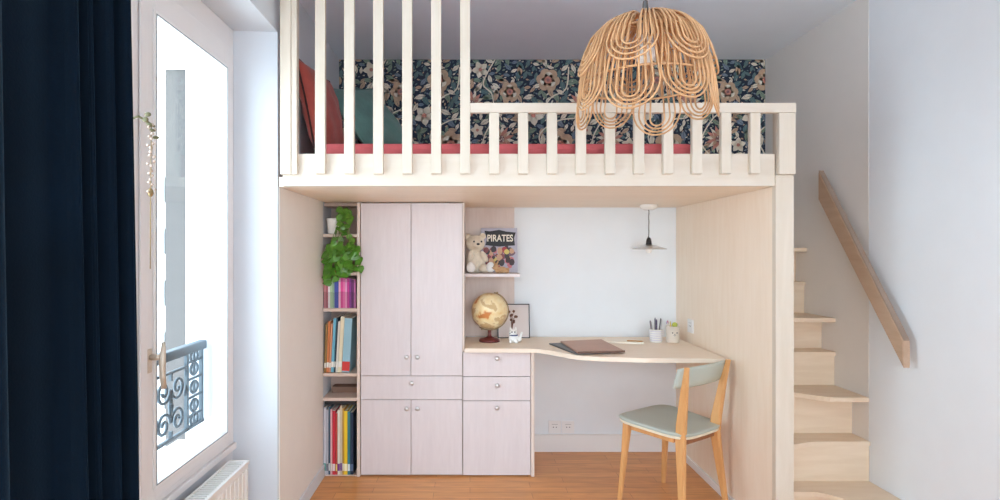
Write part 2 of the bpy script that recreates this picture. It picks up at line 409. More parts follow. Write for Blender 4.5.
# ------------------------------------------------------------------ outside: railing, houses
t = thing('balcony_railing', 'blue-grey wrought iron railing with scrolls outside the window', 'railing', (-1.21, 1.8, .50))
b = new(); box(b, -1.235, -1.195, .91, 2.612, .915, .955, .008); obj('top_rail', b, M['iron'], t)
b = new(); box(b, -1.222, -1.208, .91, 2.612, .585, .600, .002); box(b, -1.222, -1.208, .91, 2.45, .858, .868, .002); obj('lower_rail', b, M['iron'], t)
def spiral(cy, cz, r0, turns, start, sgn, n=34):
    return [(-1.215, cy+sgn*(r0*(1-.82*i/n))*math.cos(start+turns*2*PI*i/n), cz+(r0*(1-.82*i/n))*math.sin(start+turns*2*PI*i/n)) for i in range(n+1)]
for k, yc in enumerate([2.33, 1.98, 1.63, 1.28]):
    b = new()
    for sy in (1, -1):
        c = yc+sy*.055
        up = spiral(c, .795, .052, 1.5, PI, sy)
        dn = [(x, y, 1.454-z) for x, y, z in spiral(c, .795, .052, 1.5, PI, sy)]
        link = [(-1.215, c-sy*.052, .79), (-1.215, yc+sy*.002-sy*.01, .727), (-1.215, c-sy*.052, .664)]
        tube(b, up, .0065, 6); tube(b, dn, .0065, 6); tube(b, link, .0065, 6)
    ball(b, (-1.215, yc, .727), .014, (.8, 1, 1.2), 8)
    for z0, z1 in ((.60, .625), (.83, .858)): box(b, -1.221, -1.209, yc-.006, yc+.006, z0, z1)
    tube(b, [(-1.215, yc-.15, .60), (-1.215, yc-.11, .64), (-1.215, yc-.105, .70)], .005, 6); tube(b, [(-1.215, yc+.12, .858), (-1.215, yc+.13, .80), (-1.215, yc+.11, .74)], .005, 6)
    obj('scroll', b, M['iron'], t)
b = new(); box(b, -1.222, -1.208, 2.452, 2.468, .585, .915); box(b, -1.222, -1.208, 2.585, 2.603, .585, .915)
for z in (.64, .72, .80, .875): box(b, -1.219, -1.211, 2.468, 2.585, z-.005, z+.005)
for z in (.62, .68, .76, .84, .895):
    tube(b, [(-1.215, 2.5265+.032*math.cos(a*PI/6), z+.026*math.sin(a*PI/6)) for a in range(12)], .006, 6, True)
    box(b, -1.219, -1.211, 2.520, 2.533, z-.03, z+.03)
obj('end_panel', b, M['iron'], t)
b = new(); box(b, -1.222, -1.208, .915, .93, .50, .915); obj('post', b, M['iron'], t)

plain('render_pale', (214, 214, 212), rough=.9, var=.02); plain('gable_shade', (80, 76, 74), rough=.9, var=.05); plain('shutter', (62, 64, 66), rough=.6)  # the gable's shade is put into its dark grey
def house(name, label, x0, x1, y0, y1, z0, z1, wins, rooms, side):
    t = thing(name, label, 'building', ((x0+x1)/2, (y0+y1)/2, z0))
    b = new()
    if side == 'x': box(b, x0, x1, y0+3.8, y1, z0, z1); box(b, x1-.6, x1, y0, y0+3.8, z0, z1)
    else: box(b, x0, x1, y0, y1, z0, z1)
    obj('facade', b, rooms, t)
    b = new()
    if side == 'x': box(b, x1-.7, x1+.15, y0-.12, y1+.15, z1, z1+.3, .04)
    else: box(b, x0-.15, x1+.15, y0-.12, y1+.15, z1, z1+.3, .04)
    obj('cornice', b, M['render_pale'], t)
    for (a, c, d, e) in wins:
        b = new()
        if side == 'x': frame_ring(b, x1+.002, x1+.05, a, c, d, e, .07, .09, .09)
        else: box(b, a, a+.07, y0-.05, y0-.002, d, e); box(b, c-.07, c, y0-.05, y0-.002, d, e); box(b, a+.07, c-.07, y0-.05, y0-.002, d, d+.07); box(b, a+.07, c-.07, y0-.05, y0-.002, e-.07, e)
        wf = obj('house_window', b, M['render_pale'], t)
        b = new()
        if side == 'x': box(b, x1+.001, x1+.02, a+.07, c-.07, d+.09, e-.09)
        else: box(b, a+.07, c-.07, y0-.02, y0-.001, d+.07, e-.07)
        obj('pane', b, M['shutter'], wf)
    return t
house('town_house', 'pale house with its gable greyed for shade seen across the street through the window', -10.5, -8.0, 16.2, 24, -9, 6.5,
      [(17+k*2.4, 18.0+k*2.4, z, z+1.9) for k in range(3) for z in (-3.2, .2, 3.4)], [M['gable_shade']], 'x')
house('far_house', 'far white house with small windows at the left edge of the window view', -16, -12.4, 24.5, 32, -9, 8.5,
      [(x, x+.5, z, z+1.2) for x in (-13.1, -14.2) for z in (-5.4, -3.2, -1.0, 1.2, 3.4)], [M['render_pale']], 'y')
# bright rendered street front of the nearer house (skin over the shade-darkened block)
tn = bpy.data.objects['town_house']
b = new()
box(b, -8.0, -7.94, 16.15, 24, -9, 6.5); obj('street_front', b, M['render_pale'], tn)

# ================================================================== WALLPAPER
random.seed(11)
plain('paper_navy', (31, 42, 60), rough=.8, var=.05); plain('paper_cream', (222, 210, 190), rough=.8, var=.08, scale=50)
plain('paper_tan', (188, 158, 132), rough=.8, var=.1, scale=60); plain('paper_coral', (192, 132, 116), rough=.8, var=.1, scale=60)
plain('paper_teal', (84, 108, 112), rough=.8, var=.15, scale=60); plain('paper_blue', (112, 124, 138), rough=.8, var=.12, scale=60)
plain('paper_sage', (126, 142, 124), rough=.8, var=.12, scale=60); plain('paper_plum', (128, 92, 92), rough=.8, var=.1)
pm = [M['paper_'+k] for k in ('navy', 'cream', 'tan', 'coral', 'teal', 'blue', 'sage', 'plum')]
NV, CR, TN, CO, TE, BL, SG, PL = range(8)
wb = new(); WX0, WX1, WZ0, WZ1 = XL+.001, XR-.001, 1.66, ZC-.001
box(wb, WX0, WX1, YB-.004, YB-.0005, WZ0, WZ1, 0, 0)
def poly(pts, layer, mi):
    """clip to the sheet, lay just proud of it"""
    def clip(ps, ax, val, sg):
        out = []
        for i in range(len(ps)):
            p, q = ps[i-1], ps[i]; a, c = sg*(p[ax]-val), sg*(q[ax]-val)
            if (a < 0) != (c < 0):
                k = a/(a-c); out.append((p[0]+k*(q[0]-p[0]), p[1]+k*(q[1]-p[1])))
            if c >= 0: out.append(q)
        return out
    for ax, val, sg in ((0, WX0, 1), (0, WX1, -1), (1, WZ0, 1), (1, WZ1, -1)):
        pts = clip(pts, ax, val, sg)
        if len(pts) < 3: return
    y = YB-.004-.00012*layer
    try: f = wb.faces.new([wb.verts.new((p[0], y, p[1])) for p in pts]); f.material_index = mi
    except ValueError: pass
def leafp(x, z, a, l, wd, layer, mi, mi2=None):
    ca, sa = math.cos(a), math.sin(a); pr = [(0, 0), (.2, .32), (.45, .5), (.72, .34), (1, 0), (.72, -.34), (.45, -.5), (.2, -.32)]
    poly([(x+ca*u*l-sa*v*wd, z+sa*u*l+ca*v*wd) for u, v in pr], layer, mi)
    if mi2 is not None: poly([(x+ca*u*l-sa*v*wd, z+sa*u*l+ca*v*wd) for u, v in [(.08, -.03), (.9, -.012), (.9, .012), (.08, .03)]], layer+1, mi2)
def disc(x, z, r, layer, mi, n=12): poly([(x+r*math.cos(2*PI*i/n), z+r*math.sin(2*PI*i/n)) for i in range(n)], layer, mi)
def flower(x, z, r, kind, a0=0):
    if kind == 'rose': disc(x, z, r*.62, 7, TN)
    if kind == 'mum':     # many narrow petals in rings
        for k in range(16): a = a0+k*2*PI/16; leafp(x, z, a, r, r*.30, 8, CR if k % 2 else CO)
        for k in range(12): a = a0+.2+k*2*PI/12; leafp(x, z, a, r*.68, r*.24, 10, CO if k % 2 else TN)
        disc(x, z, r*.26, 13, PL)
        for k in range(7): disc(x+r*.16*math.cos(k), z+r*.16*math.sin(k*1.9), r*.05, 14, CR, 6)
    elif kind == 'rose':  # broad petals
        for k in range(6): a = a0+k*PI/3; disc(x+.55*r*math.cos(a), z+.55*r*math.sin(a), r*.42, 8, TN, 10)
        for k in range(6): a = a0+.5+k*PI/3; disc(x+.34*r*math.cos(a), z+.34*r*math.sin(a), r*.33, 10, CR if k % 2 else TN, 10)
        disc(x, z, r*.3, 12, CO); disc(x, z, r*.14, 13, PL)
    else:                 # small five-petal
        for k in range(5): a = a0+k*2*PI/5; leafp(x, z, a, r, r*.75, 8, CR if kind == 'w' else BL)
        disc(x, z, r*.22, 11, CO if kind == 'w' else CR, 8)
def stem(pts, wd, layer, mi):
    # smooth curve through pts as thin quads
    P = []
    for i in range(len(pts)-1):
        p0 = pts[max(i-1, 0)]; p1 = pts[i]; p2 = pts[i+1]; p3 = pts[min(i+2, len(pts)-1)]
        for s in range(8):
            u = s/8; P.append(tuple(.5*((2*p1[c])+(-p0[c]+p2[c])*u+(2*p0[c]-5*p1[c]+4*p2[c]-p3[c])*u*u+(-p0[c]+3*p1[c]-3*p2[c]+p3[c])*u**3) for c in (0, 1)))
    P.append(pts[-1])
    for i in range(len(P)-1):
        dx, dz = P[i+1][0]-P[i][0], P[i+1][1]-P[i][1]; l = math.hypot(dx, dz) or 1; nx, nz = -dz/l*wd, dx/l*wd
        poly([(P[i][0]+nx, P[i][1]+nz), (P[i][0]-nx, P[i][1]-nz), (P[i+1][0]-nx, P[i+1][1]-nz), (P[i+1][0]+nx, P[i+1][1]+nz)], layer, mi)
TW = .74
big = [(.13, .20, .075, 'rose'), (.56, .13, .062, 'w'), (.30, .42, .085, 'rose'), (.64, .46, .078, 'mum'), (.12, .62, .060, 'w'), (.44, .70, .075, 'mum'),
       (.70, .78, .062, 'rose'), (.22, .86, .07, 'rose'), (.50, .93, .05, 'w'), (.36, .22, .042, 'b'), (.48, .52, .040, 'w'), (.03, .42, .045, 'w')]
fill = []
rr = random.Random(5)
for _ in range(2500):
    x, z = rr.random()*TW, rr.random()*1.0
    l = rr.choice([.05, .065, .08])
    if any(math.hypot(min(abs(x-q[0]), TW-abs(x-q[0])), z-q[1]) < q[2]*.9+l*.25 for q in big): continue
    if any(math.hypot(min(abs(x-q[0]), TW-abs(x-q[0])), z-q[1]) < (.035) for q in fill): continue
    fill.append((x, z, l, rr.random()*2*PI, rr.choice([TE, TE, BL, SG, SG, CR, CR, TN])))
small = []
for _ in range(6000):
    x, z = rr.random()*TW, rr.random()
    if any(math.hypot(min(abs(x-q[0]), TW-abs(x-q[0])), z-q[1]) < q[2]*1.1 for q in big): continue
    if any(math.hypot(min(abs(x-q[0]), TW-abs(x-q[0])), z-q[1]) < .019 for q in fill+small): continue
    small.append((x, z, rr.choice([.018, .024]), rr.random()*2*PI, rr.choice([TE, SG, CR, BL, TN])))
fill += small
for t_ in range(-1, 5):
    ox = XL-.28+t_*TW; oz = 1.66
    for x, z, l, a, mi in fill:
        leafp(ox+x-.4*l*math.cos(a), oz+z-.4*l*math.sin(a), a, l, l*.46, 4, mi, NV if mi != TE else SG)
    for S in ([(.02, .0), (.10, .12), (.22, .30), (.16, .48), (.28, .58), (.40, .60)], [(.40, .02), (.46, .22), (.60, .30), (.52, .44), (.60, .60), (.70, .66)],
              [(.16, .62), (.24, .74), (.34, .80), (.36, .95)], [(.60, .60), (.58, .76), (.52, .84), (.60, 1.0)]):
        stem([(ox+x, oz+z) for x, z in S], .0042, 6, CR)
    for x, z, r_, k in big: flower(ox+x, oz+z, r_*1.2, k, x*9)
struct('wallpaper', wb, pm)
wpo = bpy.data.objects['wallpaper']; wpo.name = 'trim_2'; wpo.data.name = 'floral_wallpaper'

# ================================================================== LOFT BED
loft = thing('loft_bed', 'pale timber loft bed on a plywood side panel with a slatted guard rail', 'loft bed', (.30, 3.2, 0))
b = new(); box(b, -.885, 1.48, 2.66, 3.895, 1.655, 1.70); obj('platform', b, M['ply'], loft)
b = new(); box(b, -.858, 1.396, 2.628, 2.66, 1.655, 1.803, .002); obj('front_beam', b, M['pineX'], loft)
b = new(); box(b, -.860, -.812, 2.598, 2.628, 1.706, ZC-.002, .002); box(b, -.8115, -.786, 2.603, 2.640, 1.706, ZC-.002, .002); obj('wall_post', b, M['pine'], loft)
for i in range(16):
    x = -.68+.1316*i; top = ZC-.002 if i <= 5 else 1.984
    b = new(); box(b, x-.0225, x+.0225, 2.60, 2.628, 1.708, top, .002); obj('baluster', b, M['pine'], loft)
b = new(); box(b, .001, 1.478, 2.60, 2.628, 1.985, 2.029, .002); obj('top_rail', b, M['pineX'], loft)
b = new(); box(b, 1.402, 1.476, 2.600, 2.628, 1.706, 1.984, .002); box(b, 1.402, 1.476, 2.629, 2.66, 1.706, 2.02, .002); obj('end_post', b, M['pine'], loft)
b = new(); box(b, 1.400, 1.478, 2.655, 3.899, .0, 1.654); obj('side_panel', b, M['plyZ'], loft)
b = new(); box(b, 1.397, 1.480, 2.622, 2.655, .0, 1.705, .002); obj('front_post', b, M['pine'], loft)
b = new(); box(b, 1.40, 1.475, 2.70, 3.3, 1.985, 2.025, .002)
for k in range(4): box(b, 1.415, 1.435, 2.80+k*.14, 2.845+k*.14, 1.70, 1.985, .002)
box(b, 1.43, 1.47, 3.26, 3.30, 1.70, 1.985, .002); 
# (return of the guard rail hidden behind the end post is left out)
b.free()

b = new(); box(b, -.8895, -.8845, 2.668, 3.456, .0, 1.654, .001); obj('wall_lining', b, plain('beige_lining_board', (234, 228, 221), rough=.6, var=.015), loft)

# mattress with coral sheet
t = thing('mattress', 'mattress with a coral red sheet on the loft bed', 'mattress', (.13, 3.25, 1.70))
b = new(); box(b, -.70, 1.06, 2.70, 3.85, 1.702, 1.864, .03)
for v in b.verts: v.co.z += .004*math.sin(v.co.x*7)
obj('sheet', b, M['sheet'], t)

def pillow(name, label, size, thick, loc, eul, m, pip, group=None):
    """thing with cover and piping"""
    t = bpy.data.objects.new(name, None); COL.objects.link(t); t.location = loc; t.rotation_euler = eul
    t['label'] = label; t['category'] = 'pillow'; t.empty_display_size = .05
    b = new(); n = 22; g = {}
    def pos(u, v, sgn):
        h = (max(0, (1-abs(u)**2.6)*(1-abs(v)**2.6)))**.55
        k = 1-.07*(1-abs(v)**2)*abs(u)**2-.0; k2 = 1-.07*(1-abs(u)**2)*abs(v)**2
        wr = .004*math.sin(9*u+4*v)*h+.003*math.sin(13*v-5*u)*h
        return Vector((u*size/2*k, v*size/2*k2, sgn*(thick/2*h+wr)))
    for sgn in (1, -1):
        for i in range(n+1):
            for j in range(n+1):
                u, v = -1+2*i/n, -1+2*j/n
                if i in (0, n) or j in (0, n):
                    if (i, j) not in g: g[(i, j)] = b.verts.new(pos(u, v, 0))
                    g[(i, j, sgn)] = g[(i, j)]
                else: g[(i, j, sgn)] = b.verts.new(pos(u, v, sgn))
        for i in range(n):
            for j in range(n):
                f = b.faces.new([g[(i, j, sgn)], g[(i+1, j, sgn)], g[(i+1, j+1, sgn)], g[(i, j+1, sgn)]][::sgn]); f.smooth = True
    obj('cover', b, m, t, world=False)
    b = new(); ed = []
    for s in range(4):
        for i in range(n):
            q = -1+2*i/n; u, v = [(q, -1), (1, q), (-q, 1), (-1, -q)][s]; ed.append(pos(u, v, 0))
    tube(b, ed, .005, 6, True); obj('piping', b, pip, t, world=False)
    return t
def orient(normal, up):
    n = Vector(normal).normalized(); u = Vector(up); u = (u-n*u.dot(n)).normalized(); r = u.cross(n)
    return Matrix((r, u, n)).transposed().to_euler()
pillow('pillow', 'terracotta linen pillow with dark piping leaning on the left wall', .47, .13, (-.72, 3.10, 2.13), orient((.97, -.12, .20), (-.20, 0, 1)), M['terra'], M['terrad'])
pillow('pillow', 'teal green pillow leaning behind the terracotta one', .56, .12, (-.56, 3.56, 2.14), orient((.66, -.44, .56), (-.58, .05, .80)), M['teal'], M['teal'])

bpy.context.view_layer.update()
for p_ in [o for o in COL.objects if o.get('category') == 'pillow']:    # let each rest on the mattress and just touch the wall
    vs = [worldm(c_) @ v.co for c_ in p_.children for v in c_.data.vertices]
    p_.location.x += XL+.003-min(v.x for v in vs); p_.location.z += 1.868-min(v.z for v in vs)

# ================================================================== STORAGE WALL
YF = 3.46
cabs = 'lilac storage fronts'
def knob(x, z, parent, y=YF):
    b = new(); tmp = new(); lathe(tmp, [(0, 0), (.005, 0), (.005, .010), (.013, .016), (.014, .022), (.010, .027), (0, .028)], 14)
    bmesh.ops.transform(tmp, matrix=Matrix.Translation((x, y, z)) @ Matrix.Rotation(PI/2, 4, 'X'), verts=tmp.verts); merge(b, tmp)
    return obj('knob', b, M['knob'], parent)
def front(name, x0, x1, z0, z1, parent, kn):
    b = new(); g = .0018; box(b, x0+g, x1-g, YF, YF+.019, z0+g, z1-g, .0012)
    f = obj(name, b, M['lilac'], parent)
    for kx, kz in kn: knob(kx, kz, f)
    return f
t = thing('wardrobe', 'tall pale lilac double door wardrobe with a drawer below the doors', 'wardrobe', (-.36, 3.67, 0))
b = new(); box(b, -.660, -.042, YF+.022, 3.89, .0, 1.652); obj('carcass', b, M['carc'], t)
front('door', -.660, -.3555, .606, 1.648, t, [(-.380, .722)]); front('door', -.3555, -.045, .606, 1.648, t, [(-.315, .722)])
front('drawer', -.660, -.045, .462, .606, t, [(-.350, .565)])
front('door', -.660, -.3555, .010, .462, t, [(-.380, .413)]); front('door', -.3555, -.045, .010, .462, t, [(-.315, .413)])
b = new(); box(b, -.0445, -.034, YF+.001, 3.89, .755, 1.652); obj('end_panel', b, M['edge'], t)
t = thing('drawer_cabinet', 'low pale lilac cabinet with two drawers and a door under the desktop', 'cabinet', (.16, 3.67, 0))
b = new(); box(b, -.040, .364, YF+.022, 3.89, .0, .753); obj('carcass', b, M['carc'], t)
front('drawer', -.043, .366, .602, .750, t, [(.163, .713)]); front('drawer', -.043, .366, .456, .602, t, [(.163, .552)])
front('door', -.043, .366, .006, .456, t, [(.163, .418)])
b = new(); box(b, .367, .388, YF-.004, 3.89, .0, .753, .001); obj('end_panel', b, M['edge'], t)

# open bookcase
t = thing('bookcase', 'narrow open plywood bookcase between the left wall and the wardrobe', 'bookcase', (-.78, 3.56, 0))
b = new(); box(b, -.681, -.6625, YF-.003, 3.69, .0, 1.652, .001); obj('side_panel', b, M['edge'], t)
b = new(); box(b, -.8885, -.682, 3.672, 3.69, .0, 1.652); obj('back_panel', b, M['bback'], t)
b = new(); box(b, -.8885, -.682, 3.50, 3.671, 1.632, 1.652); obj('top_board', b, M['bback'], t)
SH = [1.462, 1.232, 1.013, .622, .474]
for z in SH:
    b = new(); box(b, -.8885, -.682, YF-.002, 3.671, z-.019, z, .0015); obj('shelf', b, M['bcase'], t)
b = new(); box(b, -.8885, -.682, YF+.004, 3.671, .001, .007, .001); obj('plinth', b, M['bcase'], t)

# books
def book(x, wd, h, d, z, col, label, group, lean=0, bands=None, y0=None, i=0):
    y0 = y0 if y0 is not None else YF+.012
    t = bpy.data.objects.new('book', None); COL.objects.link(t); t.location = (x, y0, z); t.rotation_euler = (0, lean, 0)
    t.empty_display_size = .03; t['label'] = label; t['category'] = 'book'; t['group'] = group
    b = new(); box(b, 0, wd, 0, d, 0, h, .0012); tt = obj('cover', b, plain('book_%d_%d_%d' % col, col, rough=.5, var=.05), t, world=False)
    b = new(); box(b, .0015, wd-.0015, .006, d+.001, h-.003, h+.0006); obj('pages', b, M['paper'], t, world=False)
    if bands:
        b = new(); bc, z0, z1 = bands; box(b, .0003, wd-.0003, -.0006, .001, h*z0, h*z1)
        obj('spine_label', b, plain('book_%d_%d_%d' % bc, bc, rough=.5, var=.05), t, world=False)
    return t
pink = [('slim dusty rose', (176, 116, 120), .014, .178), ('brick pink', (158, 84, 92), .012, .172), ('white spined', (214, 204, 204), .011, .176), ('pale green', (156, 178, 142), .015, .178), ('grey green', (130, 156, 136), .010, .170),
        ('royal blue', (62, 72, 148), .024, .176), ('pale pink', (222, 172, 192), .012, .180), ('hot pink', (206, 70, 136), .014, .182), ('rosy pink', (220, 110, 160), .012, .180), ('light pink', (224, 150, 184), .010, .176),
        ('magenta', (178, 48, 124), .014, .180), ('purple', (128, 52, 128), .012, .178), ('deep plum', (96, 38, 92), .013, .174), ('mauve', (170, 96, 146), .011, .172)]
x = -.886
for n_, c_, wd, h in pink:
    book(x, wd, h, .13, SH[2]+.001, c_, n_+' book among the small books under the trailing plant', 'small paperbacks', bands=(tuple(min(255, int(v*1.18)) for v in c_), .55, .88)); x += wd+.0008
mid = [('olive brown', (150, 116, 60), .012, .30, .035), ('orange', (212, 124, 72), .014, .315, .04), ('salmon', (216, 150, 116), .010, .30, .045), ('sky blue', (112, 176, 198), .016, .335, .05), ('dark teal', (38, 70, 84), .008, .34, .05),
       ('white', (222, 220, 210), .012, .315, .055), ('cream', (232, 222, 192), .022, .345, .055), ('wide light blue', (150, 190, 204), .046, .335, .055)]
x = -.884
for k, (n_, c_, wd, h, ln) in enumerate(mid):
    bb = book(x, wd, h*.98, .19, SH[3]+.0015+wd*ln, c_, n_+' picture book leaning on the shelf below the pink books', 'picture books', lean=ln, bands=((206, 58, 54), .03, .2) if n_.startswith('wide') else ((240, 236, 226), .1, .2)); x += wd+.002
low = [('pale grey', (206, 200, 206), .015, .395, (84, 160, 150)), ('light grey', (186, 184, 192), .012, .38, (120, 120, 130)), ('petrol', (56, 84, 104), .009, .40, (210, 210, 210)), ('dusty pink', (226, 176, 176), .010, .385, (240, 230, 220)), ('crimson', (206, 44, 62), .017, .375, (240, 220, 220)),
       ('brick red', (196, 70, 60), .010, .36, (240, 210, 120)), ('cream', (232, 222, 206), .014, .38, (130, 60, 140)), ('beige', (212, 192, 164), .012, .405, (120, 90, 140)), ('mustard', (206, 158, 60), .008, .39, (240, 236, 220)),
       ('bright yellow', (240, 200, 40), .019, .375, (250, 240, 200)), ('sea green', (60, 132, 136), .014, .37, (220, 230, 230)), ('dark navy', (28, 46, 70), .018, .365, (90, 110, 140))]
x = -.8855
for n_, c_, wd, h, bc in low:
    book(x, wd, h+.01, .20, .0075, c_, n_+' tall album in the bottom compartment of the bookcase', 'tall albums', bands=(bc, .06, .17), y0=YF+.008); x += wd+.002
# flat black slab added on top of the tall albums
b = new(); box(b, -.884, -.70, 3.49, 3.66, .424, .444, .002)
solo('folder', b, M['black'], 'flat black slab lying on top of the tall albums', 'folder')
b = new(); box(b, -.862, -.70, 3.58, 3.665, .475, .512, .002)  # added brown block stands in for the shade at the shelf's back
solo('shelf_shade', b, plain('shelf_shade_brown', (130, 98, 80), rough=.7), 'low brown block standing in for shade at the back of the bookcase shelf', 'shelf_shade')
b = new(); box(b, -.790, -.735, 3.52, 3.60, 1.233, 1.31, .003)
solo('small_box', b, plain('grey_blue_card', (150, 158, 166), rough=.7), 'small grey box behind the trailing plant leaves', 'box')

# plant
t = thing('potted_plant', 'trailing green pothos in a white pot at the top of the bookcase', 'plant', (-.80, 3.51, 1.462))
b = new(); lathe(b, [(0, 0), (.031, 0), (.034, .004), (.042, .088), (.043, .094), (.039, .094), (.036, .07), (0, .07)], 28, (-.832, 3.50, 1.463)); obj('pot', b, M['porcelain'], t)
b = new(); lathe(b, [(0, 0), (.036, 0), (.036, .004), (0, .006)], 20, (-.832, 3.50, 1.532)); obj('soil', b, M['soil'], t)
random.seed(21)
b = new(); lf = new()
def leaf(bm, p, d, size, nrm):
    d = Vector(d).normalized(); n = Vector(nrm); n = (n-d*n.dot(d)).normalized(); s = d.cross(n)
    out = [(0, 0), (-.06, .22), (.10, .44), (.38, .50), (.70, .30), (1, 0)]
    mid_ = [bm.verts.new(Vector(p)+(d*u+n*(-.16*u*u))*size) for u in (0, .1, .38, .70, 1)]
    for sg in (1, -1):
        e = [bm.verts.new(Vector(p)+(d*u+s*sg*v+n*(.12*v-.16*u*u))*size) for u, v in out[1:5]]
        fs = [(mid_[0], mid_[1], e[0]), (mid_[1], e[1], e[0]), (mid_[1], mid_[2], e[2], e[1]), (mid_[2], mid_[3], e[3], e[2]), (mid_[3], mid_[4], e[3])]
        for f in fs:
            g = bm.faces.new(f if sg > 0 else f[::-1]); g.smooth = True
vines = [[(-.815, 3.50, 1.54), (-.79, 3.46, 1.59), (-.76, 3.42, 1.56), (-.775, 3.40, 1.46), (-.79, 3.40, 1.36), (-.80, 3.40, 1.25)],
         [(-.81, 3.50, 1.54), (-.76, 3.47, 1.60), (-.725, 3.42, 1.56), (-.72, 3.40, 1.44), (-.70, 3.38, 1.34), (-.69, 3.38, 1.25)],
         [(-.80, 3.50, 1.54), (-.795, 3.44, 1.51), (-.80, 3.41, 1.43), (-.825, 3.40, 1.35), (-.842, 3.40, 1.28), (-.838, 3.40, 1.21)],
         [(-.81, 3.50, 1.54), (-.775, 3.45, 1.57), (-.765, 3.41, 1.45), (-.775, 3.39, 1.32), (-.785, 3.39, 1.19)],
         [(-.80, 3.51, 1.54), (-.77, 3.50, 1.61), (-.74, 3.48, 1.60), (-.715, 3.45, 1.55)],
         [(-.80, 3.51, 1.54), (-.78, 3.46, 1.62), (-.76, 3.43, 1.61), (-.735, 3.42, 1.57)],
         [(-.78, 3.50, 1.54), (-.74, 3.44, 1.53), (-.70, 3.40, 1.42), (-.660, 3.39, 1.35), (-.642, 3.38, 1.26)],
         [(-.78, 3.50, 1.54), (-.765, 3.44, 1.50), (-.755, 3.41, 1.40), (-.76, 3.39, 1.31), (-.745, 3.38, 1.22)],
         [(-.78, 3.50, 1.54), (-.755, 3.44, 1.52), (-.72, 3.41, 1.42), (-.71, 3.39, 1.31), (-.725, 3.38, 1.21)],
         [(-.80, 3.50, 1.54), (-.80, 3.44, 1.50), (-.82, 3.40, 1.42), (-.835, 3.39, 1.34), (-.835, 3.38, 1.24), (-.815, 3.38, 1.17)]]
for vn in vines:
    tube(b, vn, .0020, 6)
    for i in range(1, len(vn)-1):
        p, q = Vector(vn[i]), Vector(vn[i+1])
        for s in range(4):
            c = p.lerp(q, (s+.5)/4)
            dens = 1 if c.z > 1.50 else .45 if c.z > 1.41 else .95
            if random.random() > dens: continue
            d = Vector((random.uniform(-1, 1)*1.1, random.uniform(-.75, .1), random.uniform(-1.0, -.1)))
            leaf(lf, c, d, random.uniform(.036, .054)*(1.12 if c.z < 1.4 else .85), (random.uniform(-.7, .7), -.8, random.uniform(.1, .9)))
obj('stems', b, M['vine'], t); fo = obj('foliage', lf, M['leaf'], t, fix=False)

# ------------------------------------------------------------------ niche, shelf, desktop
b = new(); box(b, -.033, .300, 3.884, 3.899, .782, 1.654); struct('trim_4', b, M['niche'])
b = new(); box(b, -.0335, .315, 3.60, 3.883, 1.196, 1.216, .002); solo('wall_shelf', b, M['lilac'], 'short pale shelf with the teddy bear and poster book in the niche', 'shelf')
SZ = 1.2165
# desktop outline
pts = [(-.033, 3.884), (-.033, 3.41), (.36, 3.41)]
for k in range(1, 9):
    u = k/9; pts.append((.36+.30*u, 3.41-.255*(.5-.5*math.cos(PI*u))))
pts += [(.72, 3.135), (.95, 3.10), (1.30, 3.085), (1.386, 3.085), (1.386, 3.884)]
b = new(); prism(b, pts, .755, .779, .003); DT = solo('desktop', b, [M['ply']], 'pale plywood desktop with a curved front edge running to the side panel', 'desktop')
b = new(); box(b, 1.386, 1.40, 3.10, 3.88, .70, .755); DZ = .7795
b.free()

# globe
t = thing('globe', 'antique cream terrestrial globe on a maroon base on the desktop', 'globe', (.125, 3.68, DZ))
gc = (.125, 3.68, .975)
b = new(); ball(b, gc, .116, seg=40, rot=Euler((.1, .40, 0))); obj('sphere', b, M['globe'], t)
b = new(); tl = .40
def gp(a, r): # meridian ring in the xz plane tilted
    return (gc[0]+r*math.sin(a+tl), gc[1], gc[2]+r*math.cos(a+tl))
tube(b, [gp(PI*i/20, .122) for i in range(-1, 22)], .0038, 8); ball(b, gp(0, .126), .007, seg=10); ball(b, gp(PI, .124), .007, seg=10)
obj('meridian_arm', b, M['brass'], t)
b = new(); lathe(b, [(0, 0), (.066, 0), (.068, .010), (.060, .018), (.034, .024), (.014, .034), (.009, .050), (.012, .072), (0, .073)], 28, (.125, 3.68, DZ)); obj('base', b, M['maroon'], t)

# picture frame
t = thing('picture_frame', 'thin dark picture frame with a pressed flower print leaning behind the globe', 'picture frame', (.255, 3.85, DZ))
tilt = Matrix.Translation((.292, 3.822, DZ)) @ Matrix.Rotation(-.17, 4, 'X')
def tb(bm, *a, bev=.001, mi=0): box(bm, *a, bev, mi, rot=tilt)
b = new(); W2, H2 = .108, .228
tb(b, -W2, -W2+.006, 0, .012, 0, H2); tb(b, W2-.006, W2, 0, .012, 0, H2); tb(b, -W2+.006, W2-.006, 0, .012, 0, .006); tb(b, -W2+.006, W2-.006, 0, .012, H2-.006, H2); obj('frame', b, M['black'], t)
b = new(); tb(b, -W2+.006, W2-.006, .006, .010, .006, H2-.006, bev=0); obj('backing', b, plain('mount_card', (222, 210, 206), rough=.7, var=.02), t)
b = new(); tt = new(); rr = random.Random(3)
for k in range(9):
    x1 = -.03+.05*rr.random(); z1 = .10+.09*rr.random(); tube(tt, [(-.012, .005, .05), ((x1-.012)/2, .005, .06+z1/2), (x1, .005, z1)], .0012, 5); ball(tt, (x1, .004, z1), .009, (1, .3, 1), 8)
bmesh.ops.transform(tt, matrix=tilt, verts=tt.verts); merge(b, tt); obj('flower_print', b, plain('dried_flower', (112, 74, 60), rough=.8), t)

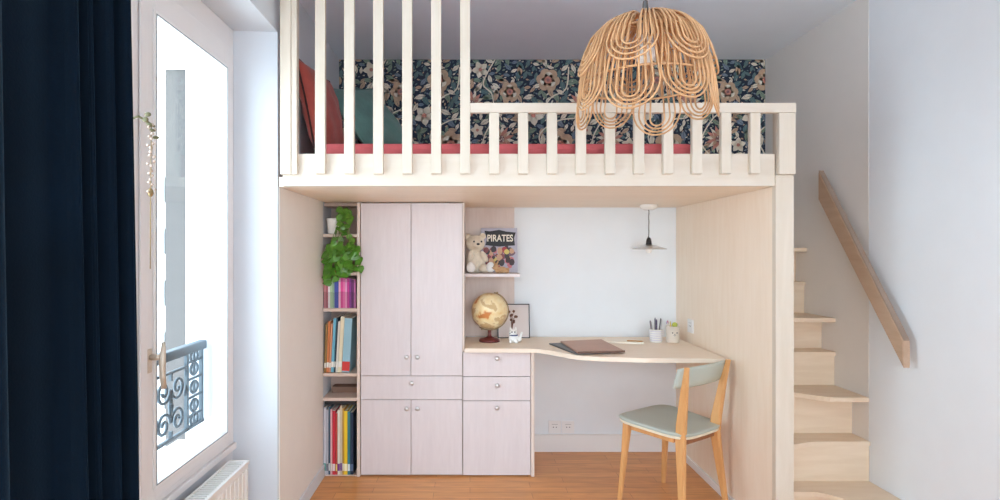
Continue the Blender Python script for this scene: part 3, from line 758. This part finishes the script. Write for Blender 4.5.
# little white figurine
t = thing('figurine', 'small white ceramic dog figurine with a blue collar before the picture frame', 'figurine', (.285, 3.66, DZ))
fx, fy = .275, 3.62
blob('body', [((fx, fy, DZ+.030), .028, (1.15, .9, 1.05)), ((fx-.004, fy-.004, DZ+.066), .023, (1.1, 1, .95)), ((fx-.020, fy-.014, DZ+.063), .012), ((fx-.018, fy+.004, DZ+.088), .009, (.8, .8, 1.5)), ((fx+.014, fy+.004, DZ+.088), .009, (.8, .8, 1.5)),
      ((fx-.018, fy-.018, DZ+.012), .012), ((fx+.016, fy-.018, DZ+.012), .012), ((fx+.035, fy+.004, DZ+.022), .017), ((fx+.046, fy+.004, DZ+.046), .009, (1, 1, 1.8)), ((fx+.052, fy+.004, DZ+.062), .008)], M['porcelain'], t, .003)
b = new(); ball(b, (fx-.012, fy-.025, DZ+.072), .0045, seg=8); ball(b, (fx+.006, fy-.025, DZ+.072), .0045, seg=8); ball(b, (fx-.024, fy-.024, DZ+.064), .004, seg=8); obj('eyes', b, M['black'], t)
b = new(); tube(b, [(fx+.024*math.cos(a*PI/8), fy-.002+.023*math.sin(a*PI/8), DZ+.050) for a in range(16)], .004, 6, True); obj('collar', b, plain('navy_glaze', (52, 62, 110), rough=.3), t)

# teddy bear
tx, ty = .038, 3.768
t = thing('teddy_bear', 'cream teddy bear sitting on the niche shelf against the wardrobe', 'teddy bear', (tx, ty, SZ))
blob('body', [((tx, ty, SZ+0.0720), 0.0624, (1, .85, 1.18)), ((tx-0.0024, ty-0.0096, SZ+0.1920), 0.0576, (1.08, .95, .95)), ((tx+0.0144, ty-0.0576, SZ+0.1776), 0.0264, (1.1, 1, .85)), ((tx-0.0504, ty-0.0024, SZ+0.2352), 0.0216, (1, .6, 1)), ((tx+0.0456, ty-0.0024, SZ+0.2400), 0.0216, (1, .6, 1)),
      ((tx-0.0336, ty-0.0456, SZ+0.1104), 0.0240, (.8, .9, 1.9), (.5, .2, 0)), ((tx+0.0552, ty-0.0420, SZ+0.1056), 0.0240, (.8, .9, 1.9), (.5, -.5, 0)), ((tx-0.0264, ty-0.0744, SZ+0.0288), 0.0288, (.95, 1.7, .95)),
      ((tx+0.0600, ty-0.0540, SZ+0.0288), 0.0288, (1.5, 1.3, .95), (0, 0, -.6))], M['cream'], t, .004)
for dx, dy in ((-.0336, -.126), (.0936, -.090)): b = new(); ball(b, (tx+dx, ty+dy, SZ+.0384), .0276, (1, .65, 1.25)); obj('foot_pad', b, M['plushw'], t)
b = new(); ball(b, (tx-0.0120, ty-0.0624, SZ+0.2040), 0.0062, seg=8); ball(b, (tx+0.0360, ty-0.0588, SZ+0.2040), 0.0062, seg=8); ball(b, (tx+0.0144, ty-0.0852, SZ+0.1872), 0.0090, (1.2, .7, .8), 8); obj('face', b, M['black'], t)
# small tan plush lying beside
px_, py_ = .192, 3.69
t = thing('plush_rabbit', 'small tan plush rabbit lying at the foot of the poster book', 'plush toy', (px_, py_, SZ))
blob('body', [((px_+.012, py_, SZ+.022), .024, (1.5, .9, .9)), ((px_-.030, py_-.010, SZ+.040), .021), ((px_-.044, py_-.020, SZ+.034), .010), ((px_-.034, py_+.006, SZ+.066), .009, (.7, .7, 2.2), (0, -.4, 0)), ((px_-.018, py_-.006, SZ+.064), .009, (.7, .7, 2.2), (0, .5, 0)),
      ((px_-.015, py_-.022, SZ+.012), .011, (1.5, 1, 1)), ((px_+.040, py_-.018, SZ+.013), .013, (1.6, 1, 1)), ((px_+.052, py_+.004, SZ+.026), .011)], M['tan'], t, .003)
b = new(); ball(b, (px_-.040, py_-.029, SZ+.046), .003, seg=8); ball(b, (px_-.051, py_-.028, SZ+.036), .003, seg=8); obj('eyes', b, M['black'], t)

# poster book
t = thing('comic_album', 'comic album with a PIRATES title standing behind the teddy bear', 'book', (.20, 3.80, SZ))
tilt = Matrix.Translation((.195, 3.815, SZ)) @ Matrix.Rotation(-.14, 4, 'X') @ Matrix.Rotation(.0, 4, 'Z')
b = new(); tb(b, -.122, .122, 0, .010, 0, .300); obj('cover', b, plain('album_lilac', (182, 178, 192), rough=.4), t)
b = new()
wavy = [(-.098, .282), (-.06, .278), (0, .288), (.05, .276), (.112, .270), (.100, .232), (.106, .182), (.04, .178), (0, .174), (-.04, .178), (-.092, .184), (-.082, .225)]
def flatpoly(bm, pts, dy, m4, mi=0):
    f = bm.faces.new([bm.verts.new(m4 @ Vector((x, -dy, z))) for x, z in pts]); f.material_index = mi
    r = bmesh.ops.extrude_face_region(bm, geom=[f]); 
    for v in r['geom']:
        if isinstance(v, bmesh.types.BMVert): v.co += m4.to_3x3() @ Vector((0, dy*.9, 0))
flatpoly(b, wavy, .0012, tilt); obj('title_banner', b, M['black'], t)
textmesh('title_text', 'PIRATES', .064, tilt @ Matrix.Translation((.006, -.0022, .229)) @ Matrix.Rotation(PI/2, 4, 'X') @ Matrix.Diagonal((.76, 1, 1, 1)), M['paper'], t, bold=True)
b = new(); rr = random.Random(8)
cols = [(140, 74, 76), (206, 120, 130), (66, 46, 48), (208, 164, 132), (120, 90, 100), (176, 66, 70), (214, 196, 110), (60, 54, 58)]
ms = [plain('ill_%d' % i, c, rough=.5) for i, c in enumerate(cols)]
for k in range(64):   # crowd of small cartoon shapes: heads, hats, coats
    x = rr.uniform(-.095, .090); z = rr.uniform(.030, .160); r_ = rr.uniform(.009, .021); mi = rr.randrange(8)
    flatpoly(b, [(x+r_*math.cos(a*PI/4)*rr.uniform(.7, 1.3), z+r_*1.2*math.sin(a*PI/4)) for a in range(8)], .0008+.00004*k, tilt, mi)
obj('cover_drawing', b, ms, t)

# laptop-like folders
def slab(name, label, cat, pts, z0, z1, m, bev=.002):
    b = new(); prism(b, pts, z0, z1, bev); return solo(name, b, m, label, cat)
def rect(cx, cy, a, w_, d_):
    ca, sa = math.cos(a), math.sin(a); return [(cx+ca*u*w_/2-sa*v*d_/2, cy+sa*u*w_/2+ca*v*d_/2) for u, v in ((-1, -1), (1, -1), (1, 1), (-1, 1))]
slab('sleeve', 'dark grey felt folder under the tan leather one on the desktop', 'folder', [(.490, 3.56), (.588, 3.205), (.80, 3.25), (.70, 3.62)], DZ+.0005, DZ+.008, M['grey'])
t = thing('leather_folder', 'tan leather folder with a dark brown edge on the desktop', 'folder', (.70, 3.44, DZ+.009))
b = new(); prism(b, [(.565, 3.585), (.600, 3.190), (.872, 3.235), (.838, 3.66)], DZ+.009, DZ+.018, .002); obj('cover', b, M['leather'], t)
b = new(); prism(b, [(.599, 3.186), (.873, 3.231), (.872, 3.236), (.599, 3.191)], DZ+.0085, DZ+.019, 0); obj('edge_binding', b, M['leatherd'], t)
slab('notebook', 'open cream notebook at the back of the desktop behind the leather folder', 'notebook', rect(.98, 3.66, -.25, .24, .15), DZ+.0005, DZ+.010, M['paper'])
b = new(); tube(b, [(.99, 3.62, DZ+.014), (1.075, 3.60, DZ+.014)], .004, 8); tube(b, [(1.075, 3.60, DZ+.014), (1.088, 3.597, DZ+.014)], [.004, .001], 8)
solo('pencil', b, plain('pencil_ochre', (190, 140, 80), rough=.5), 'ochre pencil lying on the open notebook', 'pencil')

# pen pots
def cup(name, label, cx, cy, r, h, m, band=None):
    t = thing(name, label, 'pen pot', (cx, cy, DZ))
    b = new(); lathe(b, [(0, 0), (r*.88, 0), (r*.92, .004), (r, h), (r*.93, h), (r*.85, .008), (0, .008)], 28, (cx, cy, DZ+.0005)); obj('pot', b, m, t)
    return t
c1 = cup('pen_pot', 'white ribbed pen pot full of dark pens on the desktop', 1.185, 3.66, .041, .082, M['porcelain'])
b = new()
for k in range(5): lathe(b, [(.0385+.0005*k, 0), (.0405+.0005*k, .001), (.0405+.0005*k, .004), (.0385+.0005*k, .005)], 28, (1.185, 3.66, DZ+.012+k*.014))
obj('relief_band', b, plain('lilac_glaze', (214, 208, 222), rough=.3), c1)
c2 = cup('pen_pot', 'beige cat face pot with pencils and a green ball in the desk corner', 1.285, 3.64, .043, .104, M['cup'])
for sx in (-1, 1): b = new(); tube(b, [(1.285+sx*.028, 3.64, DZ+.095), (1.285+sx*.033, 3.64, DZ+.128)], [.014, .002], 8); obj('ear', b, M['cup'], c2)
b = new(); ball(b, (1.270, 3.598, DZ+.066), .004, seg=8); ball(b, (1.298, 3.598, DZ+.066), .004, seg=8); ball(b, (1.284, 3.598, DZ+.056), .003, seg=8)
tube(b, [(1.277, 3.600, DZ+.050), (1.284, 3.5985, DZ+.047), (1.291, 3.600, DZ+.050)], .0012, 5); obj('face', b, M['black'], c2)
random.seed(2)
pens = [('black', (34, 30, 36)), ('navy', (40, 46, 84)), ('plum', (92, 44, 84)), ('grey', (140, 138, 140)), ('dark violet', (64, 40, 84)), ('silver', (180, 178, 180))]
for k, (n_, c_) in enumerate(pens):
    a = k*2*PI/6+.4; bx, by = 1.185+.020*math.cos(a), 3.66+.020*math.sin(a); ex, ey = 1.185+.038*math.cos(a), 3.66+.030*math.sin(a)
    tz = DZ+.125+.018*random.random(); b = new()
    tube(b, [(bx, by, DZ+.012), (ex, ey, tz)], .0042, 8); tube(b, [(ex, ey, tz), (ex+(ex-bx)*.08, ey+(ey-by)*.08, tz+.010)], [.004, .001], 8)
    solo('pen', b, plain('pen_'+n_.replace(' ', '_'), c_, rough=.35), n_+' pen standing in the white ribbed pot', 'pen', 'pens in the white pot')
for k, (n_, c_) in enumerate([('red', (180, 80, 80)), ('lilac', (168, 140, 190)), ('yellow', (220, 190, 90))]):
    a = 2.2+k*.9; bx, by = 1.285+.018*math.cos(a), 3.64+.018*math.sin(a); ex, ey = 1.285+.036*math.cos(a), 3.64+.032*math.sin(a); b = new()
    tube(b, [(bx, by, DZ+.012), (ex, ey, DZ+.128)], .004, 8); tube(b, [(ex, ey, DZ+.128), (ex, ey, DZ+.140)], [.0038, .0008], 8)
    solo('pencil', b, plain('pencil_'+n_, c_, rough=.4), n_+' pencil standing in the beige cat face pot', 'pencil', 'pencils in the beige pot')
b = new(); ball(b, (1.296, 3.634, DZ+.112), .017); solo('ball', b, plain('lime_felt', (176, 186, 84), rough=.8), 'small lime green ball on top of the beige pot', 'ball')

# sockets
def socket(name, label, loc, axis):
    t = thing(name, label, 'socket', loc)
    def B(bm, u0, u1, d0, d1, z0, z1, bev=.002):
        x, y, z = loc
        if axis == 'y': box(bm, x+u0, x+u1, y-d1, y-d0, z+z0, z+z1, bev)
        else: box(bm, x-d1, x-d0, y+u0, y+u1, z+z0, z+z1, bev)
    b = new(); B(b, -.042, .042, 0, .009, -.042, .042); obj('plate', b, M['white'], t)
    b = new(); 
    for u in (-.010, .010): B(b, u-.003, u+.003, .0088, .0096, -.003, .003, 0)
    B(b, -.02, .02, .0088, .0093, .019, .0205, 0); obj('contact_hole', b, M['black'], t)
socket('wall_socket', 'white wall socket above the desktop on the side panel', (1.3995, 3.63, .885), 'x')
socket('wall_socket', 'left white wall socket low on the wall under the desktop', (.575, 3.8995, .165), 'y')
socket('wall_socket', 'right white wall socket low on the wall under the desktop', (.665, 3.8995, .165), 'y')

# small pendant lamp under the loft
t = thing('pendant_lamp', 'small pendant with a clear glass disc shade hung under the loft', 'pendant lamp', (1.14, 3.66, 1.36))
c = (1.14, 3.66)
b = new(); lathe(b, [(0, 0), (.030, .001), (.052, .012), (.056, .026), (.054, .034), (0, .034)], 28, (c[0], c[1], 1.6205)); obj('ceiling_rose', b, M['porcelain'], t)
b = new(); tube(b, [(c[0]+.002*math.sin(k*2), c[1], 1.622-.020*k) for k in range(10)], .0045, 8); obj('flex', b, M['flex'], t)
b = new(); lathe(b, [(0, .05), (.009, .05), (.014, .040), (.018, .018), (.019, 0), (0, 0)], 20, (*c, 1.395)); obj('lamp_holder', b, M['black'], t)
b = new(); lathe(b, [(.020, .026), (.040, .022), (.085, .008), (.112, -.002), (.113, -.005), (.085, .004), (.040, .018), (.020, .022)], 40, (*c, 1.375)); obj('glass_shade', b, M['lglass'], t)
b = new(); lathe(b, [(0, -.032), (.014, -.028), (.021, -.012), (.018, .008), (.010, .02), (0, .02)], 20, (*c, 1.376)); obj('bulb', b, M['porcelain'], t)

# ================================================================== RATTAN LAMP
LX, LY = .617, 2.02
t = thing('rattan_lamp', 'large round rattan pendant lamp with looped petals hanging before the loft', 'pendant lamp', (LX, LY, 1.79))
prof = [(0.0, 2.172), (.05, 2.170), (.10, 2.160), (.145, 2.135), (.180, 2.095), (.203, 2.045), (.219, 1.99), (.230, 1.93), (.236, 1.87), (.238, 1.83), (.237, 1.808)]
cum = [0]
for p, q in zip(prof, prof[1:]): cum.append(cum[-1]+math.hypot(p[0]-q[0], p[1]-q[1]))
def ps(s, off=0):
    s = max(0, min(cum[-1]-1e-6, s))
    for i in range(len(cum)-1):
        if s <= cum[i+1]:
            k = (s-cum[i])/(cum[i+1]-cum[i]); r = prof[i][0]*(1-k)+prof[i+1][0]*k; z = prof[i][1]*(1-k)+prof[i+1][1]*k
            return max(r, .012)+off, z+off*.4
def U(phi, half, s0, s1, off):
    """a bent cane: down one side, round the bottom, up the other; half = half-width in metres"""
    out = []; r_b = ps(s1)[0]; bend = half
    sm = s1-bend
    for k in range(9):
        s = s0+(sm-s0)*k/8; r, z = ps(s, off); fr = min(1, (.25+.75*(s/sm)))
        out.append((phi-min(half*fr/r, half*1.0/r_b*1.6), r, z))
    for k in range(1, 12):
        a = PI*k/12; s = sm+bend*math.sin(a); r, z = ps(s, off); out.append((phi-half*math.cos(a)/r, r, z))
    for k in range(8, -1, -1):
        s = s0+(sm-s0)*k/8; r, z = ps(s, off); fr = min(1, (.25+.75*(s/sm)))
        out.append((phi+min(half*fr/r, half*1.0/r_b*1.6), r, z))
    return [(LX+r*math.cos(a), LY+r*math.sin(a), z) for a, r, z in out]
nl = 8
for k in range(nl):
    b = new(); phi = -PI/2+(k+.38)*2*PI/nl
    for q in range(4): tube(b, U(phi, .090-.021*q, .055, cum[-1]-.012*q-(.0 if k % 2 else .03), 0), .0034, 6)
    obj('lower_petal', b, M['rattan'], t)
nu = 7
for k in range(nu):
    b = new(); phi = -PI/2+(k+.44)*2*PI/nu
    for q in range(4): tube(b, U(phi, .084-.018*q, .02, .350-.018*q, .012), .0036, 6)
    obj('upper_petal', b, M['rattan'], t)
b = new()
for s in (.055, .19, .36):
    r, z = ps(s, -.008); tube(b, [(LX+r*math.cos(a*PI/20), LY+r*math.sin(a*PI/20), z) for a in range(40)], .004, 6, True)
for k in range(44):
    a = k*2*PI/44; tube(b, [(LX+ps(s, -.004)[0]*math.cos(a), LY+ps(s, -.004)[0]*math.sin(a), ps(s, -.004)[1]) for s in (.04, .12, .2, .28, .36)], .0026, 5)
obj('cane_frame', b, M['rattan'], t)
b = new(); lathe(b, [(0, .06), (.008, .058), (.012, .03), (.022, .010), (.024, 0), (.018, -.06), (0, -.06)], 18, (LX-.0, LY, 2.178)); obj('lamp_holder', b, plain('grey_metal', (110, 108, 106), rough=.4, metal=.5), t)
b = new(); lathe(b, [(0, -.11), (.020, -.105), (.034, -.085), (.036, -.065), (.025, -.035), (.014, -.015), (.012, 0), (0, 0)], 20, (LX, LY, 2.12)); obj('bulb', b, M['porcelain'], t)
b = new(); tube(b, [(LX, LY, 2.235), (LX, LY, ZC-.03)], .003, 8); obj('flex', b, M['flex'], t)
b = new(); lathe(b, [(0, 0), (.045, 0), (.05, .01), (.05, .03), (0, .03)], 24, (LX, LY, ZC-.0305)); obj('ceiling_rose', b, M['porcelain'], t)

# ================================================================== CHAIR
CC = Vector((1.094, 3.095, 0)); ang = math.radians(125.5)
t = thing('dining_chair', 'wooden chair with a sage green seat and curved backrest at the desk', 'chair', tuple(CC), ang-PI/2)   # local +y = forward
# local frame: x right, y forward
def leg_strip(bm, pts, wx, wy):
    """pts (x,y,z); rectangular section tapering, bevelled"""
    tt = bmesh.new(); rings = []
    for (x, y, z), a, c in zip(pts, wx, wy):
        rings.append([tt.verts.new((x+sx*a/2, y+sy*c/2, z)) for sx, sy in ((-1, -1), (1, -1), (1, 1), (-1, 1))])
    for p, q in zip(rings, rings[1:]):
        for i in range(4): tt.faces.new((p[i], p[(i+1) % 4], q[(i+1) % 4], q[i]))
    tt.faces.new(rings[0][::-1]); tt.faces.new(rings[-1]); bmesh.ops.recalc_face_normals(tt, faces=tt.faces)
    bmesh.ops.bevel(tt, geom=[e for e in tt.edges if abs(e.verts[0].co.z-e.verts[1].co.z) > .01], offset=.005, segments=3, affect='EDGES')
    merge(bm, tt)
for sx in (-1, 1):   # front legs
    b = new(); leg_strip(b, [(sx*.194, .200, 0), (sx*.180, .178, .25), (sx*.170, .165, .428)], [.022, .030, .040], [.022, .030, .040]); obj('leg', b, M['beech'], t, world=False)
for sx in (-1, 1):   # rear legs run up to the backrest
    b = new(); leg_strip(b, [(sx*.194, -.190, 0), (sx*.172, -.170, .20), (sx*.152, -.152, .40), (sx*.155, -.158, .48), (sx*.170, -.185, .66), (sx*.184, -.208, .785)], [.022, .028, .032, .032, .026, .020], [.026, .038, .050, .050, .036, .024])
    obj('leg', b, M['beech'], t, world=False)
b = new(); box(b, -.155, .155, .152, .172, .385, .428, .004); obj('apron', b, M['beech'], t, world=False)
b = new(); box(b, -.140, .140, -.155, -.135, .375, .415, .004); obj('apron', b, M['beechd'], t, world=False)
for sx in (-1, 1):
    b = new(); box(b, sx*.160-.009, sx*.160+.009, -.122, .145, .388, .422, .004); obj('apron', b, M['beech'], t, world=False)
def seat(bm, k, z0, z1, n=48):
    top, bot = [], []
    tt = bmesh.new(); rings = []
    for rr_ in (0, .35, .7, .92, 1):
        if rr_ == 0: rings.append([tt.verts.new((0, 0, z1(0, 0)))]); continue
        R_ = []
        for i in range(n):
            a = 2*PI*i/n; e = .42
            x = .215*k*rr_*math.copysign(abs(math.cos(a))**e, math.cos(a)); y = .212*k*rr_*math.copysign(abs(math.sin(a))**e, math.sin(a))
            x *= 1+.10*(y/.212)
            R_.append(tt.verts.new((x, y, z1(x, y)-(.004 if rr_ == 1 else 0))))
        rings.append(R_)
    low_ = [tt.verts.new((v.co.x*.985, v.co.y*.985, v.co.z-z0)) for v in rings[-1]]
    for i in range(n):
        f = tt.faces.new((rings[0][0], rings[1][i], rings[1][(i+1) % n])); f.smooth = True
        for p, q in zip(rings[1:], rings[2:]):
            f = tt.faces.new((p[i], q[i], q[(i+1) % n], p[(i+1) % n])); f.smooth = True
        tt.faces.new((rings[-1][i], low_[i], low_[(i+1) % n], rings[-1][(i+1) % n]))
    tt.faces.new(low_[::-1]); bmesh.ops.recalc_face_normals(tt, faces=tt.faces); merge(bm, tt)
sz = lambda x, y: .452+.045*y-.010*math.exp(-((x/.13)**2+(y/.13)**2))
b = new(); seat(b, 1.0, .010, sz); st = obj('seat', b, M['sage'], t, world=False)
b = new(); seat(b, .985, .010, lambda x, y: sz(x, y)-.0145); obj('seat_base', b, M['sageEdge'], t, world=False)
st.location.y = .015; bpy.data.objects['seat_base'].location.y = .015
b = new(); n = 24; F, Bk = [], []
for i in range(n+1):
    u = -1+2*i/n; x = .214*u-.010; y0 = -.172-.026*(1-u*u)
    hh = .050*(1-.08*abs(u)**6)
    rowf, rowb = [], []
    for j in range(9):
        v = -1+2*j/8; z = .728+hh*v*1.08; yy = y0-.014*v
        e = (1-abs(v)**4)*(1-abs(u)**10)
        rowf.append(b.verts.new((x, yy+.003+.006*e, z))); rowb.append(b.verts.new((x, yy-.003-.005*e, z)))
    F.append(rowf); Bk.append(rowb)
for i in range(n):
    for j in range(8):
        f = b.faces.new((F[i][j], F[i+1][j], F[i+1][j+1], F[i][j+1])); f.smooth = True
        f = b.faces.new((Bk[i][j], Bk[i][j+1], Bk[i+1][j+1], Bk[i+1][j])); f.smooth = True
for i in range(n):
    b.faces.new((F[i][0], Bk[i][0], Bk[i+1][0], F[i+1][0])); b.faces.new((F[i][8], F[i+1][8], Bk[i+1][8], Bk[i][8]))
for j in range(8):
    b.faces.new((F[0][j], F[0][j+1], Bk[0][j+1], Bk[0][j])); b.faces.new((F[n][j], Bk[n][j], Bk[n][j+1], F[n][j+1]))
obj('backrest', b, M['sage'], t, world=False)

# ================================================================== STAIRS
t = thing('staircase', 'narrow plywood alternating tread staircase climbing beside the right wall', 'staircase', (1.74, 3.3, 0))
X0, X1 = 1.481, 2.003
steps = [(.204, 2.77, 2.58, 'R', .02), (.404, 2.88, 2.825, 'L', .008), (.622, 3.01, 2.88, 'R', .012), (.805, 3.155, 3.09, 'L', .012), (.990, 3.27, 3.145, 'R', .02),
         (1.175, 3.44, 3.36, 'L', .012), (1.378, 3.53, 3.41, 'R', .02), (1.57, 3.66, 3.60, 'L', .012)]
zp = 0
for k, (z, yr, yo, side, ns) in enumerate(steps):
    ynext = steps[k+1][1] if k < 7 else 3.895
    b = new(); box(b, X0, X1, yr, yr+.018, zp, z-.024); obj('riser', b, M['stair'], t)
    xm = X0+(.17 if side == 'L' else .26)
    yin = yr-ns
    n_ = 8
    cur = [(xm-.09+.18*i/n_, yin+(yo-yin)*(.5-.5*math.cos(PI*i/n_)) if side == 'R' else yo+(yin-yo)*(.5-.5*math.cos(PI*i/n_))) for i in range(n_+1)]
    ylast = min(3.898, ynext+.018)
    pts = [(X0, yin if side == 'R' else yo)]+cur+[(X1, yo if side == 'R' else yin), (X1, ylast), (X0, ylast)]
    b = new(); prism(b, pts, z-.023, z, .002); obj('tread', b, M['stair2'] if 0 else M['stair'], t)
    zp = z
# thin full-height sheet, slightly warmer than the wall, beside the stairs
b = new(); box(b, 2.0035, 2.0049, 2.885, 3.89, .0, ZC-.002); struct('trim_3', b, plain('stair_side_warm', (231, 226, 220), rough=.7, var=.01))

# handrail
t = thing('handrail', 'sloping oak plank handrail on the right wall above the stairs', 'handrail', (1.96, 2.87, 1.3))
def yz(bm, pts, x0, x1, bev=.003):
    tt = new(); prism(tt, pts, x0, x1, bev); bmesh.ops.transform(tt, matrix=Matrix(((0, 0, 1, 0), (1, 0, 0, 0), (0, 1, 0, 0), (0, 0, 0, 1))), verts=tt.verts); merge(bm, tt)
b = new(); yz(b, [(3.19, 1.80), (3.19, 1.645), (2.565, .835), (2.565, .955)], 1.935, 1.968); obj('plank', b, M['rail'], t)
b = new(); yz(b, [(3.19, 1.806), (3.19, 1.801), (2.565, .956), (2.565, .961)], 1.938, 1.965, .0008); obj('top_edge', b, M['rail2'], t)
for y, z in ((3.05, 1.50), (2.72, 1.07)): b = new(); tube(b, [(1.968, y, z), (2.004, y, z)], .010, 10); obj('bracket', b, M['rail'], t)
